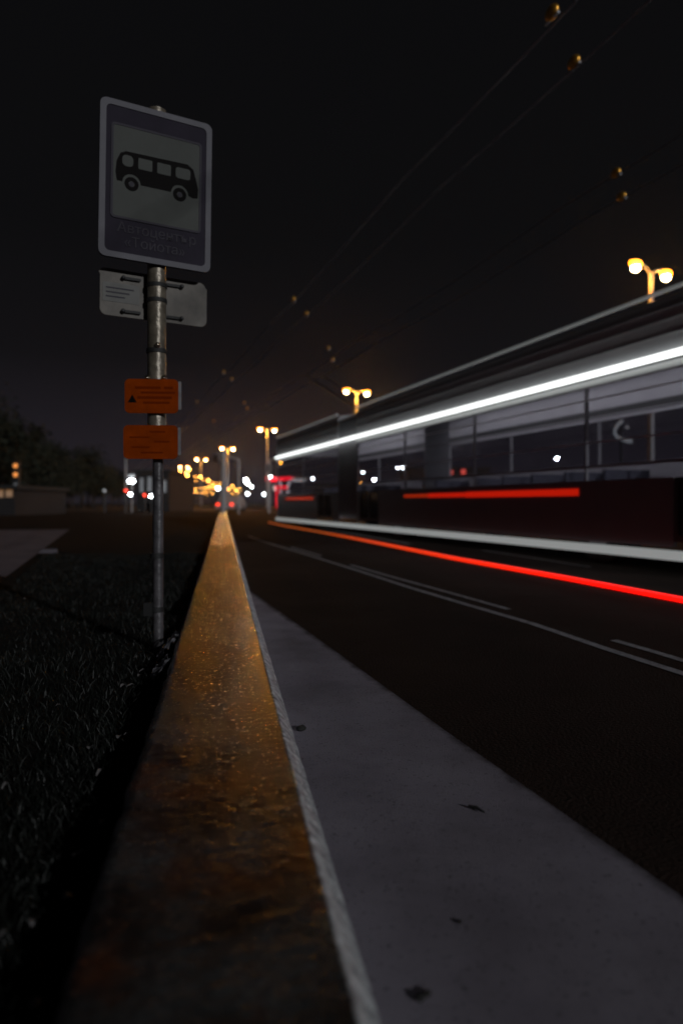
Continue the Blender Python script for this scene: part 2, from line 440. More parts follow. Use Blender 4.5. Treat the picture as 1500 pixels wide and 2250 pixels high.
# kerb, stone by stone
kerb = tag(thing('kerb', None, None, (0,0,0), AK), kind='structure')
prof = [(-0.205,-0.05), (-0.205,0.02), (-0.204,0.07), (-0.203,0.11), (-0.200,0.132), (-0.194,0.144), (-0.185,0.150)]
ntop = 30
prof += [(-0.185 + (0.152+0.185)*i/ntop, 0.150) for i in range(1, ntop+1)]
prof += [(0.156,0.1485), (0.163,0.143), (0.170,0.136), (0.177,0.128), (0.184,0.119), (0.190,0.109), (0.195,0.098), (0.197,0.07), (0.198,-0.02)]
def kerb_stone(y0, y1, step, amp):
    mb = MB(); n = max(2, int((y1-y0)/step)); m_ = len(prof)
    for j in range(n+1):
        y = y0+0.0015 + (y1-y0-0.003)*j/n
        endf = min(1, min(j, n-j)*step/0.03)
        for (x, z) in prof:
            q = Vector((x, y, z))
            if amp:
                h = noise.fractal(q*75, 0.75, 2.1, 4)*0.0018 + noise.fractal(Vector((x*30, y*13, 2.0)), 0.85, 2.1, 3)*0.0042*(0.08+0.88*min(1, max(0, (y-2.4)/1.4)))
                e_ = 1.0 if z > 0.1 else 0.3
                zz = z + amp*h*e_ - (1-endf)*0.003*(z > 0.1)
                wob = noise.fractal(Vector((x*6, y*14, 3.1)), 0.8, 2.2, 4)
                edge_r = max(0, 1-abs(x-0.176)/0.03); edge_l = max(0, 1-abs(x+0.195)/0.03)
                xx = x + amp*(wob*0.0045*edge_r + noise.fractal(Vector((1.7, y*11, x*6)), 0.8, 2.2, 4)*0.006*edge_l)
            else: xx, zz = x, z
            mb.v.append((xx, y, zz))
    for j in range(n):
        for i in range(m_-1):
            a = j*m_+i; mb.f.append((a, a+1, a+m_+1, a+m_))
    mb.f.append(tuple(range(m_))); mb.f.append(tuple(n*m_+i for i in range(m_-1, -1, -1)))
    o = mb.build('kerb_stone', M['kerb'], kerb, smooth=True)
    return o
kerb_stone(-2.3, 0.70, 0.03, 0.7)
kerb_stone(0.70, 5.72, 0.0065, 1.0)
kerb_stone(5.72, 9.72, 0.011, 1.2)
y = 9.72
while y < 62:
    kerb_stone(y, y+4, 0.12, 1.0); y += 4

# ------------------------------------------------------------------ road markings
def stripe(pts, w, z=0.0045, m=None):
    mb = MB(); vs = []
    for i, p in enumerate(pts):
        a = Vector(pts[max(0, i-1)]); b = Vector(pts[min(len(pts)-1, i+1)])
        d = (b-a); d.z = 0; d.normalize(); nrm = Vector((d.y, -d.x, 0))
        q = Vector(p)
        vs += [(q.x-nrm.x*w/2, q.y-nrm.y*w/2, z), (q.x+nrm.x*w/2, q.y+nrm.y*w/2, z)]
    mb.add(vs, [(2*i, 2*i+1, 2*i+3, 2*i+2) for i in range(len(pts)-1)])
    return mb.build('lane_marking', m or M['paint'])
def gp(px, py):
    d = 0.75*1500/(py-1105); return Vector(((px-750)/1500*d, d, 0))
solid = [(1700,1546),(1500,1482),(1330,1427),(1167,1371),(1030,1331),(900,1292),(800,1259),(737,1239),(650,1212),(577,1190),(545,1178)]
tag(stripe([gp(*p) for p in solid], 0.055), kind='structure')
for ps in ([(770,1242),(860,1268),(990,1304),(1117,1340)], [(1347,1408),(1430,1432),(1520,1459),(1640,1494)], [(640,1203),(705,1222)]):
    tag(stripe([gp(*p) for p in ps], 0.05), kind='structure')
tag(stripe([gp(*p) for p in [(700,1160),(800,1178),(900,1196)]], 0.13), kind='structure')
tag(stripe([gp(*p) for p in [(1060,1210),(1180,1228),(1297,1247)]], 0.06), kind='structure')
# added red glowing strip standing in for a passing car's tail-light trail
pts = [gp(*p) for p in [(1800,1383),(1500,1325),(1250,1276.5),(1000,1231),(850,1200),(767,1183),(690,1168.5),(630,1158),(590,1149)]]
mb = MB(); mb.tube([(p.x, p.y, 0.022) for p in pts], 0.024, 8)
tag(mb.build('tail_light_trail', M['red_trail']), 'thin red glow added as a tail-light trail on the road, between lane line and bus', 'light trail')

# ------------------------------------------------------------------ articulated bus standing in the road
T0 = 4.4
bus = thing('trolleybus', 'long pale articulated trolleybus with a white light line added along its side', 'bus', R(5.75, T0), A)
BL = 19.2; BW = 2.55
def side(yz): return lambda a, b, d: (d, a, b)
def lower_panel(y0, y1, wheels, x0, x1):
    poly = [(y0, 0.27)]
    for w in wheels:
        for i in range(13):
            a = PI - PI*i/12; poly.append((w+0.53*math.cos(a), max(0.27, 0.45+0.53*math.sin(a)) if 0 < i < 12 else 0.27))
    poly += [(y1, 0.27), (y1, 1.03), (y0, 1.03)]
    mb = MB(); mb.prism(poly, side(0), x0, x1); return mb
secs = [(0.0, 11.1, [2.6, 8.75]), (12.5, BL, [16.0])]
doors = [(0.15, 1.35), (9.7, 10.9), (13.0, 14.3)]
def segs(y0, y1):
    out = []; y = y0
    for a, b in doors:
        if a >= y0 and b <= y1:
            if a - y > 0.02: out.append((y, a))
            y = b
    if y1 - y > 0.02: out.append((y, y1))
    return out
for (y0, y1, ws) in secs:
    for a, b in segs(y0, y1):
        lower_panel(a+.004, b-.004, [], 0.0, 0.05).build('side_panel', M['bus_grey'], bus)
    lower_panel(y0, y1, ws, BW-0.05, BW).build('side_panel', M['bus_grey'], bus)
    mb = MB(); mb.box(0.055, BW-0.055, y0+.06, y1-.06, 0.33, 0.36); mb.build('floor', M['bus_inside'], bus)
    # pale fascia above the windows, both sides
    for xa, xb in ((0.0, 0.05), (BW-0.05, BW)):
        mb = MB(); mb.box(xa, xb, y0, y1, 2.40, 2.86); mb.build('fascia_panel', M['bus_white'], bus)
        mb = MB(); mb.box(xa+0.004, xb-0.004, y0, y1, 2.20, 2.285); mb.build('window_header', M['bus_white'], bus)
        mb = MB(); mb.box(xa+0.006, xb-0.006, y0, y1, 2.29, 2.395); mb.build('light_channel', M['bus_dark'], bus)
    for zz, hh, mm in ((2.74, .012, 'chrome'), (2.58, .010, 'chrome'), (2.243, .030, 'line_glow'), (2.04, .010, 'bus_white'), (1.80, .007, 'bus_grey'), (1.50, .009, 'bus_white'), (1.20, .016, 'bus_grey')):  # added rails and one weak glow strip, drawing streaks of light
        mb = MB(); mb.box(-.010, -.002, y0+.02, y1-.02, zz-hh, zz+hh); mb.build('streak_rail', M[mm], bus)
    mb = MB(); mb.box(BW-.09, BW-.056, y0+.1, y1-.1, 0.37, 1.42); mb.build('cabin_lining', M['bus_inside'], bus)
    # roof, slightly arched
    poly = [(0.0, 2.87), (0.0, 2.93), (0.09, 3.02), (0.35, 3.07), (BW/2, 3.10), (BW-0.35, 3.07), (BW-0.09, 3.02), (BW, 2.93), (BW, 2.87)]
    mb = MB(); mb.prism(poly, lambda a, b, d: (a, d, b), y0, y1); mb.build('roof', M['bus_grey'], bus)
    mb = MB(); mb.tube([(-0.012, y0+.02, 3.055), (-0.012, y1-.02, 3.055)], 0.024, 8); mb.build('glowing_roof_rail', M['roof_glow'], bus)  # roof rail, its bright edge put in as a weak glow
    mb = MB(); mb.tube([(-0.050, y0+.03, 2.342), (-0.050, y1-.03, 2.342)], 0.038, 10); mb.build('light_tube', M['tube_white'], bus)  # added outside tube in place of the streak of cabin lights
    # cabin ceiling and its lights
    for xa in (0.75, 1.7):
        mb = MB(); mb.box(xa, xa+0.09, y0+.4, y1-.4, 2.83, 2.862); mb.build('ceiling_light', M['cabin_glow'], bus)
    # glazing
    n = max(1, round((y1-y0)/2.75)); step = (y1-y0)/n
    for k in range(n):
        a, b = y0+k*step, y0+(k+1)*step
        for xa, xb in ((0.012, 0.02), (BW-0.02, BW-0.012)):
            mb = MB(); mb.box(xa, xb, a+.03, b-.03, 1.035, 2.198); mb.build('window', M['glass'], bus)
    for k in range(n+1):
        yy = y0+k*step
        for xa, xb in ((0.0, 0.045), (BW-0.045, BW)):
            mb = MB(); mb.box(xa, xb, max(y0, yy-.014), min(y1, yy+.014), 1.032, 2.199); mb.build('window_pillar', M['bus_grey'], bus)
    # seats on the far side
    yy = y0+1.0
    while yy < y1-0.7:
        if not any(abs(yy-w) < 0.3 for w in ws):
            st = MB(); st.box(1.55, 2.42, yy, yy+.42, 0.36, 0.80).build('seat', M['bus_seat'], bus)
            bk = MB(); bk.box(1.56, 2.41, yy+.40, yy+.47, 0.81, 1.27).build('seat_back', M['bus_seat'], bus)
        yy += 0.95
for a, b in doors:
    mid = (a+b)/2
    for u, v in ((a+.01, mid-.006), (mid+.006, b-.01)):
        mb = MB(); o = rrect(u, v, 0.33, 1.028, .03, 3); i_ = rrect(u+.05, v-.05, 0.40, 0.98, .03, 3)
        mb.ring(o, i_, side(0), 0.0, 0.04); dr = mb.build('door', M['bus_dark'], bus)
        mb = MB(); mb.box(0.015, 0.02, u+.045, v-.045, 0.395, 0.985); mb.build('pane', M['glass_dark'], dr)
for w in (2.6, 8.75, 16.0):
    for xa in (0.06, BW-0.33):
        mb = MB(); mb.tube([(xa, w, 0.47), (xa+0.02, w, 0.47), (xa+.28, w, 0.47), (xa+.3, w, 0.47)], [0.44, 0.47, 0.47, 0.44], 22)
        wh = mb.build('wheel', M['black'], bus, smooth=True)
        mb = MB(); xo = xa-0.012 if xa < 1 else xa+.302
        mb.tube([(xo, w, 0.47), (xo+0.01, w, 0.47)], 0.27, 18); mb.build('rim', M['steel'], wh)
        mb = MB(); mb.tube([(xo-0.02, w, 0.47), (xo-.004, w, 0.47)] if xa < 1 else [(xo+.014, w, .47), (xo+.03, w, .47)], 0.09, 12); mb.build('hub', M['dark_metal'], wh)
# bellows
mb = MB()
for k in range(13):
    y = 11.1+1.4*k/12; ins = 0.09 if k % 2 else 0.02
    o = rrect(ins, BW-ins, 0.36+ins, 3.0-ins, .12, 3)
    mb.v += [(p[0], y, p[1]) for p in o]
m_ = len(rrect(0, 1, 0, 1, .1, 3))
for k in range(12):
    for i in range(m_):
        j = (i+1) % m_; mb.f.append((k*m_+i, k*m_+j, (k+1)*m_+j, (k+1)*m_+i))
mb.build('bellows', M['bellows'], bus)
mb = MB(); mb.tube([(-0.050, 11.075, 2.342), (-0.050, 12.525, 2.342)], 0.043, 10); mb.build('light_tube', M['tube_white'], bus)  # added tube carries the white streak across the bellows
# front and rear ends
for yy, sgn in ((0.0, -1), (BL, 1)):
    ya, yb = (yy-0.10, yy-.004) if sgn < 0 else (yy+.004, yy+0.10)
    mb = MB(); mb.prism(rrect(0.02, BW-.02, 0.3, 1.1, .08, 3), lambda a, b, d: (a, d, b), ya, yb); e_ = mb.build('end_panel', M['bus_grey'], bus)
    mb = MB(); mb.prism(rrect(0.05, BW-.05, 1.12, 2.4, .06, 3), lambda a, b, d: (a, d, b), ya+.02, yb-.02); mb.build('windscreen', M['glass'], bus)
    mb = MB(); mb.prism(rrect(0.02, BW-.02, 2.42, 3.02, .12, 3), lambda a, b, d: (a, d, b), ya, yb); mb.build('end_fascia', M['bus_white'], bus)
    for xx in (0.3, BW-.3):
        mb = MB(); ly = ya-.012 if sgn < 0 else yb+.012
        mb.ell((xx, ly, 0.72), .12, .02, .09); mb.build('headlight' if sgn < 0 else 'tail_light', M['lit_white'] if sgn < 0 else M['red_glow'], bus)
# glowing strips added low on the side, in place of light streaks
for a, b in ((0.05, 11.08), (11.1, 12.5), (12.52, BL)):
    mb = MB(); mb.box(-0.045, -0.004, a, b, 0.135, 0.24); mb.build('skirt_streak_strip', M['skirt_glow'], bus)  # added strip standing in for a low white headlight streak
for a, b, hh, mm in ((2.9, 5.8, .045, 'red_glow'), (5.82, 7.2, .036, 'red_glow'), (7.22, 8.3, .028, 'red_dim'), (14.75, 17.9, .040, 'red_dim')):
    mb = MB(); mb.box(-0.016, -0.002, a, b, 0.888-hh, 0.888+hh); mb.build('red_streak_strip', M[mm], bus)  # added red strips standing in for other cars' tail-light streaks
# trolley poles up to the wires
for xx in (1.2, 1.82):
    mb = MB(); mb.tube([(xx+.05*(1 if xx > 1.5 else -1), 13.2, 3.15), (xx, 19.5, 5.38)], [.03, .018], 8); mb.build('trolley_pole', M['dark_metal'], bus)
mb = MB(); mb.box(0.9, 2.1, 12.8, 14.2, 3.098, 3.2); mb.build('roof_equipment', M['bus_dark'], bus)

# ------------------------------------------------------------------ overhead wires
def wire(p, dz=0.0):
    mb = MB(); pts = []
    for k in range(60):
        t = -12 + 132*(k/59)**1.4
        pts.append(R(p, t, 5.5 + dz - 0.10*math.sin(PI*((t/9.3) % 1))))
    mb.tube(pts, 0.010, 6)
    return mb.build('overhead_wire', M['wire'])
for p, lab in ((4.12, 'overhead trolley wire farthest left, crossing the sky from the top edge'), (4.76, 'overhead trolley wire second from the left, over the near lane'),
               (6.92, 'overhead trolley wire over the bus, left one of its pair'), (7.56, 'overhead trolley wire over the bus, right one of its pair')):
    tag(wire(p), lab, 'wire', 'overhead trolley wires above the road')
ins0 = None
spots = [(1212,28,6.6),(1260,137,7.36),(1352,380,9.83),(1364,432,10.6),(645,658,15.9),(673,690,17.2),(721,765,20.9),(730,790,22.6),(492,818,24.8),(509,833,26.2),(537,885,32.4),(543,897,34.2),(433,883,32.0),(470,925,39.6)]
hlab = ['topmost orange hanger clamp in the sky, at the top edge', 'second highest hanger clamp, on the wire right of the topmost',
 'upper of two hanger clamps high above the nearest street lamp', 'lower of two hanger clamps high above the nearest street lamp',
 'left of two hanger clamps high in the middle of the sky', 'right of two hanger clamps high in the middle of the sky',
 'upper of two hanger clamps just above the second street lamp', 'lower of two hanger clamps just above the second street lamp',
 'upper of two hanger clamps right of the sign post sleeve', 'lower of two hanger clamps right of the sign post sleeve',
 'upper of two hanger clamps just above the third street lamp', 'lower of two hanger clamps just above the third street lamp',
 'faint hanger clamp right of the upper orange plate', 'faint hanger clamp just above the fourth street lamp']
for px, py, d in spots:
    if ins0 is None:
        ins0 = thing('wire_hanger', 'glinting orange hanger clamp on an overhead trolley wire', 'wire clamp', (0,0,0), A, 'hanger clamps on the trolley wires')
        mb = MB(); mb.ell((0,0,0), .05, .09, .07, 16, 12); mb.build('insulator', M['insul'], ins0, smooth=True)
        mb = MB(); mb.box(-.012, .012, -.10, .10, -.065, -.045); mb.build('clamp', M['steel'], ins0)
        o = ins0
    else: o = copy_tree(ins0)
    o.location = at(px, py, d); o['label'] = hlab[spots.index((px, py, d))]

# ------------------------------------------------------------------ bus stop sign
px_, py_ = at(345, 1105, 3.18).x, 3.18
post = thing('bus_stop_sign', 'grey bus stop sign with black bus picture on a post by the kerb', 'bus stop sign', (px_, py_, 0.03), 0)
mb = MB(); mb.tube([(.006,0,0), (.006,0,1.30)], 0.024, 20); pp = mb.build('post', M['post'], post, smooth=True)
mb = MB(); mb.tube([(0,0,1.05), (0,0,2.545)], 0.0425, 24); mb.build('sleeve', M['sleeve'], post, smooth=True)
mb = MB(); mb.tube([(0,0,1.415), (0,0,1.435)], 0.0475, 24); mb.build('collar', M['black'], post, smooth=True)
for zz, rr in ((0.475, 0.031), (0.225, 0.031)):
    mb = MB(); mb.tube([(0,0,zz-.012), (0,0,zz+.012)], rr, 18); mb.build('clamp', M['black'], post, smooth=True)
mb = MB(); mb.box(-.050, -.012, -.045, -.018, .20, .26); mb.build('clamp', M['black'], post)
for xx, zz in ((0.016, 1.445), ):
    mb = MB(); mb.ell((xx, -.046, zz), .013, .013, .013, 14, 10); mb.build('bolt', M['bolt'], post, smooth=True)
for xx in (-0.036, 0.040):
    mb = MB(); mb.ell((xx, -.03, 1.297), .014, .014, .014, 14, 10); mb.build('bolt', M['bolt'], post, smooth=True)
RS = math.radians(27)
# main board: local x along the board, local y away from the viewer
bd = Vector((0.0, 0.0, 0.0)); ay = -0.06
roll = math.radians(-0.8)
def on_board(x, z, d):        # rotate the board plane about the post, boards hang slightly askew
    if z > 1.83: x -= .007; z -= .013
    else: x += .004; z += .008
    zc = 2.2 if z > 1.8 else 1.7; rl = roll if z > 1.8 else roll*.6
    x, z = x*math.cos(rl)-(z-zc)*math.sin(rl), zc+x*math.sin(rl)+(z-zc)*math.cos(rl)
    return (x*math.cos(RS)-d*math.sin(RS), x*math.sin(RS)+d*math.cos(RS), z-0.03)
x0, x1, z0, z1 = -0.256, 0.247, 1.853, 2.556
O_ = rrect(x0, x1, z0, z1, 0.03, 6)
mb = MB(); mb.prism(O_, on_board, ay, ay+0.012); board = mb.build('board', M['sign_field'], post)
mb = MB(); mb.ring(O_, rrect(x0+.026, x1-.026, z0+.026, z1-.026, .022, 6), on_board, ay-.004, ay-.0005); mb.build('border', M['sign_edge'], post)
pz0, pz1 = 2.03, 2.455
mb = MB(); mb.prism(rrect(x0+.048, x1-.048, pz0, pz1, .018, 5), on_board, ay-.003, ay-.0005); pn = mb.build('picture_panel', M['sign_panel'], post)
mb = MB(); mb.ring(rrect(x0+.048, x1-.048, pz0, pz1, .018, 5), rrect(x0+.058, x1-.058, pz0+.010, pz1-.010, .012, 5), on_board, ay-.005, ay-.0032); mb.build('panel_border', M['sign_text'], post)
# bus pictogram
fb = ay-.0045
bx0, bx1, bz0, bz1 = -0.190, 0.182, 2.185, 2.335
body = [(bx0+.008, bz0+.012), (bx0+.002, bz0+.05), (bx0+.006, bz0+.10), (bx0+.022, bz0+.137), (bx0+.045, bz1), (bx1-.05, bz1+.006), (bx1-.022, bz1-.012), (bx1-.008, bz0+.09), (bx1+.002, bz0+.05), (bx1, bz0+.008), (bx1-.022, bz0+.004)]
def arc_notch(cx, cz, r):
    return [(cx+r*math.cos(a), cz+r*math.sin(a)) for a in [PI*k/10 for k in range(0, 11)]]
cxa, cxb, cz = -0.118, 0.098, 2.197
poly = [p for p in body] + arc_notch(cxb, cz, .040) + arc_notch(cxa, cz, .040)
poly = poly[::-1]
mb = MB(); mb.prism(poly, on_board, fb, fb+.0012); mb.build('bus_symbol', M['sign_ink'], post)
for wx0, wx1, tl in ((-.160,-.112,.02), (-.090,-.028,.005), (-.006,.056,.005), (.078,.146,.012)):
    mb = MB(); mb.prism(rrect(wx0, wx1, 2.268, 2.318, tl if tl < .02 else .018, 4), on_board, fb-.001, fb-.0002); mb.build('bus_symbol_window', M['sign_panel'], post)
for cx in (cxa, cxb):
    mb = MB(); mb.ring(circ(cx, cz-.004, .031, 24), circ(cx, cz-.004, .013, 24), on_board, fb, fb+.001); mb.build('bus_symbol_wheel', M['sign_ink'], post)
    mb = MB(); mb.prism(circ(cx, cz-.004, .011, 16), on_board, fb, fb+.001); mb.build('bus_symbol_hub', M['sign_text'], post)
for body_, zc, sz, xo in (('Автоцентър', 1.972, 0.062, 0.0), ('«Тойота»', 1.912, 0.062, -0.01)):
    text_mesh(body_, sz, 'lettering', M['sign_text'], post, on_board(xo, zc, ay-.002), (PI/2, -roll, RS))
# bare plate behind the post
z0, z1 = 1.601, 1.815
by = 0.046
mb = MB(); mb.prism(rrect(-.250, .245, z0, z1, .03, 6), on_board, by, by+.006); mb.build('back_plate', M['plate_back'], post)
mb = MB(); mb.prism(rrect(-.238, -.075, 1.665, 1.752, .004, 2), on_board, by-.002, by-.0005); st = mb.build('sticker', M['paper'], post)
for k in range(3):
    mb = MB(); zz = 1.728-.020*k; mb.prism([(-.225, zz-.003), (-.10-.02*k, zz-.003), (-.10-.02*k, zz+.003), (-.225, zz+.003)], on_board, by-.0032, by-.0022); mb.build('print_line', M['sign_text'], st)
for xx in (-.115, .085):
    for zz in (1.778, 1.625):
        mb = MB(); mb.prism(rrect(xx-.045, xx+.045, zz-.006, zz+.006, .005, 2), on_board, by-.014, by-.001); mb.build('bracket', M['black'], post)
        mb = MB(); c0 = on_board(xx+(.035 if xx > 0 else -.035), zz, by-.016); mb.ell(c0, .010, .010, .010, 8, 6); mb.build('bolt', M['dark_metal'], post, smooth=True)
for zz in (1.69, 1.76):
    mb = MB(); mb.tube([(0,0,zz-.04), (0,0,zz-.022)], .0465, 20); mb.build('collar', M['black'], post, smooth=True)
# two orange plates
def face(x, z, d):
    r = math.radians(4); return (x*math.cos(r)-d*math.sin(r), x*math.sin(r)+d*math.cos(r), z-.03)
for q, (xa, xb, z0, z1) in enumerate(((-.132, .108, 1.160, 1.316), (-.138, .106, 0.951, 1.105))):
    mb = MB(); mb.prism(rrect(xa, xb, z0, z1, .022, 6), face, -.062, -.055); pl = mb.build('orange_plate', M['orange_plate'], post)
    mb = MB(); mb.prism(rrect(xb-.001, xb+.012, z0+.018, z1-.008, .005, 3), face, -.053, -.049); mb.build('plate_edge', M['steel'], post)
    rows = ((z1-.040, -.085, .03, .012), (z1-.040, .045, .085, .012), (z1-.062, -.06, .095, .010), (z1-.085, -.075, .08, .012), (z1-.108, -.05, .07, .010)) if q == 0 else \
           ((z1-.030, -.02, .05, .008), (z1-.055, -.11, -.02, .007), (z1-.075, .0, .07, .008), (z1-.100, -.10, -.02, .008), (z1-.125, -.06, .04, .008))
    for (zz, ua, ub, hh) in rows:
        mb = MB(); mb.prism([(ua, zz-hh/2), (ub, zz-hh/2), (ub, zz+hh/2), (ua, zz+hh/2)], face, -.0632, -.0622); mb.build('print_line', M['orange_ink'], pl)
    if q == 0:
        mb = MB(); mb.prism([(-.118, 1.208), (-.078, 1.208), (-.098, 1.244)], face, -.0634, -.0622); mb.build('triangle_mark', M['sign_ink'], pl)

# ------------------------------------------------------------------ street lamps
def lamp_head(mb_h, mb_l, x, z, sx):
    mb_h.ell((x, 0, z+.05), .36, .15, .08, 12, 8)
    mb_l.ell((x+.03*sx, 0, z-.05), .31, .17, .15, 20, 10)
def make_lamp(double=True, lens_mat=None):
    t = thing('street_lamp', None, 'street lamp', (0,0,0), math.radians(33), 'double-armed sodium street lamps along the median')
    mb = MB(); mb.tube([(0,0,0), (0,0,.5), (0,0,9.55)], [.13, .12, .085], 12); mb.build('pole', M['pole'], t, smooth=True)
    for sx in ((-1, 1) if double else (-1,)):
        mb = MB(); mb.tube([(0,0,9.45), (sx*.3,0,9.68), (sx*.75,0,9.78)], .045, 8); mb.build('arm', M['pole'], t, smooth=True)
        h = MB(); l = MB(); lamp_head(h, l, sx*.95, 9.76, sx)
        hd = h.build('lamp_head', M['dark_metal'], t, smooth=True)
        l.build('lens', lens_mat or M['sodium'], hd, smooth=True)
        mb = MB(); mb.ell((sx*.98, 0, 9.56), .18, .15, .15, 16, 12); mb.build('bulb', M['arc'], hd, smooth=True)
        ld = bpy.data.lights.new('arc_tube', 'POINT'); ld.energy = 1100; ld.color = (1.0, 0.35, 0.028); ld.shadow_soft_size = 0.20
        lo = bpy.data.objects.new('arc_tube', ld); C.objects.link(lo); lo.parent = hd; lo.location = (sx*.98, 0, 9.56)
    mb = MB(); mb.box(-.15, .15, -.15, .15, 0, .06); mb.build('base_plate', M['dark_metal'], t)
    return t
big = make_lamp()
locs = [(19.7, 20.8), (19.0, 51.2), (18.6, 81.3), (18.9, 111.5), (18.6, 141.5), (18.4, 172)]
labs = ['nearest and largest double-armed street lamp, its pole rising behind the bus',
        'second double-armed street lamp, shining above the middle of the bus roof line',
        'third double-armed street lamp, just above the far end of the bus',
        'fourth double-armed street lamp, beside the orange lit mast',
        'fifth double-armed street lamp, just right of the orange plates',
        'sixth double-armed street lamp, at the head of the winding chain']
row_light = bpy.data.lights['arc_tube'].copy(); row_light.energy = 5200
for k, (p, t) in enumerate(locs):
    o = big if k == 0 else copy_tree(big)
    o.location = R(p, t); o['label'] = labs[k]
    for h in kids(o):
        for l in kids(h):
            if k and l.type == 'LIGHT': l.data = row_light
# winding chain of lamps far down the road
chain = [(396,1033),(396,1040),(399,1046),(404,1050),(410,1037),(415,1029),(412,1043),(416,1048),(422,1052),(421,1056),(431,1055),(430,1045),(440,1046),(448,1052),(457,1052),(458,1055),(466,1058),(476,1060),(471,1063),(465,1067),(459,1069),(451,1071),(441,1072),(430,1074),(420,1071),(420,1066),(411,1074),(403,1074),(389,1075.5),(415,1080),(423,1080),(431,1080),(442,1079),(451,1080),(464,1079),(381,1076),(386,1081),(394,1080),(399,1084),(408,1083),(419,1085),(427,1084),(437,1085),(447,1084),(456,1085),(473,1071),(481,1066),(484,1060),(486,1070),(492,1076),(500,1082),(510,1083),(521,1081),(528,1074),(468,1084)]
ch = thing('street_lamp', 'distant street lamp, one of the orange dots in the winding chain of lights', 'street lamp', (0,0,0), A, 'distant street lamps in a winding chain')
mb = MB(); mb.tube([(0,0,0), (0,0,9.5)], [.12, .08], 6); mb.build('pole', M['dark_metal'], ch)
mb = MB(); mb.box(-.9, 0, -.05, .05, 9.5, 9.58); mb.build('arm', M['dark_metal'], ch)
mb = MB(); mb.ell((-.9, 0, 9.42), .22, .22, .14, 8, 6); lens = mb.build('lens', M['sodium_far'], ch)
mb = MB(); mb.ell((-.9, 0, 9.42), .22, .22, .12, 8, 6); lens2 = mb.mesh('lens', M['sodium_dim'])
first = True
for i, (px, py) in enumerate(chain):
    d = 9.0*1500/(1105-py)
    if first: o = ch; first = False
    else: o = copy_tree(ch)
    v = at(px, py, d); o.location = R(0.9, 0) + Vector((v.x, v.y, 0))
    if d < 330 and py > 1040 and i % 3:
        for c in kids(o):
            if c.name.startswith('lens'): c.data = lens2
# distant orange and white lights low over the road
def small_light(px, py, d, m, r, label, group=None, name='floodlight'):
    v = at(px, py, d)
    t = thing(name, label, 'lamp', (v.x, v.y, 0), 0, group)
    mb = MB(); mb.tube([(0,.06,-.05), (0,.06,v.z-.02)], .05, 6); mb.build('pole', M['dark_metal'], t)
    mb = MB(); mb.ell((0,0,v.z), r, r*.5, r*.8, 10, 8); mb.build('lens', m, t)
    return t
G2 = 'small white lamps scattered beyond the road'
whites = [(540,1055,110,'white_lamp',.20,'upper of two bright white lamps touching each other, left of the red canopy'),
 (543,1061,112,'white_lamp',.20,'lower of two bright white lamps touching each other, left of the red canopy'),
 (553,1069,115,'white_dim',.16,'small white lamp just below the pair of bright white lamps'),
 (544,1085,120,'white_dim',.20,'white lamp low above the road, below the pair of bright white lamps'),
 (580,1086,118,'white_dim',.16,'small white lamp low down, just left of the red canopy'),
 (592,1048,85,'white_lamp',.14,'bright white lamp on the left tip of the red canopy'),
 (687,1052,100,'white_dim',.16,'small white lamp right of the white bar of the canopy'),
 (797,1038,90,'white_dim',.12,'small white lamp above the amber light seen through the bus'),
 (822,1054,90,'white_lamp',.13,'bright white lamp in the middle of the bus windows'),
 (836,1072,95,'white_dim',.14,'small white lamp low down, right of the bright lamp mid bus'),
 (792,1071,95,'white_dim',.12,'small white lamp just under the amber light'),
 (873,1028,90,'white_dim',.12,'left of the two small white lamps side by side seen through the bus'),
 (884,1028,90,'white_dim',.12,'right of the two small white lamps side by side seen through the bus'),
 (913,1065,85,'white_dim',.14,'small white lamp left of the white shop letters'),
 (1009,1061,80,'white_lamp',.11,'bright white lamp under the red disc sign'),
 (1223,1007,70,'white_lamp',.10,'highest bright white lamp, between the two glowing arches'),
 (1271,1037,70,'white_lamp',.12,'bright white lamp above the right glowing arch'),
 (479,1073,150,'white_dim',.30,'white lamp at the foot of the chain of orange lights')]
for px, py, d, m, r, lb in whites: small_light(px, py, d, M[m], r, lb, G2)
ambers = [(511,1068,140,'left of three small amber lamps beside the orange mast'), (503,1075,130,'lowest of three small amber lamps beside the orange mast'), (518,1077,135,'rightmost of three small amber lamps beside the orange mast'),
          (792,1063,95,'amber lamp among the white lamps seen through the bus'), (779,1075,100,'faint amber lamp low in the bus windows'), (379,1042,90,'single amber lamp right of the red-orange sign')]
for px, py, d, lb in ambers: small_light(px, py, d, M['sodium_dim'], .16, lb, 'small amber lamps near the far junction')

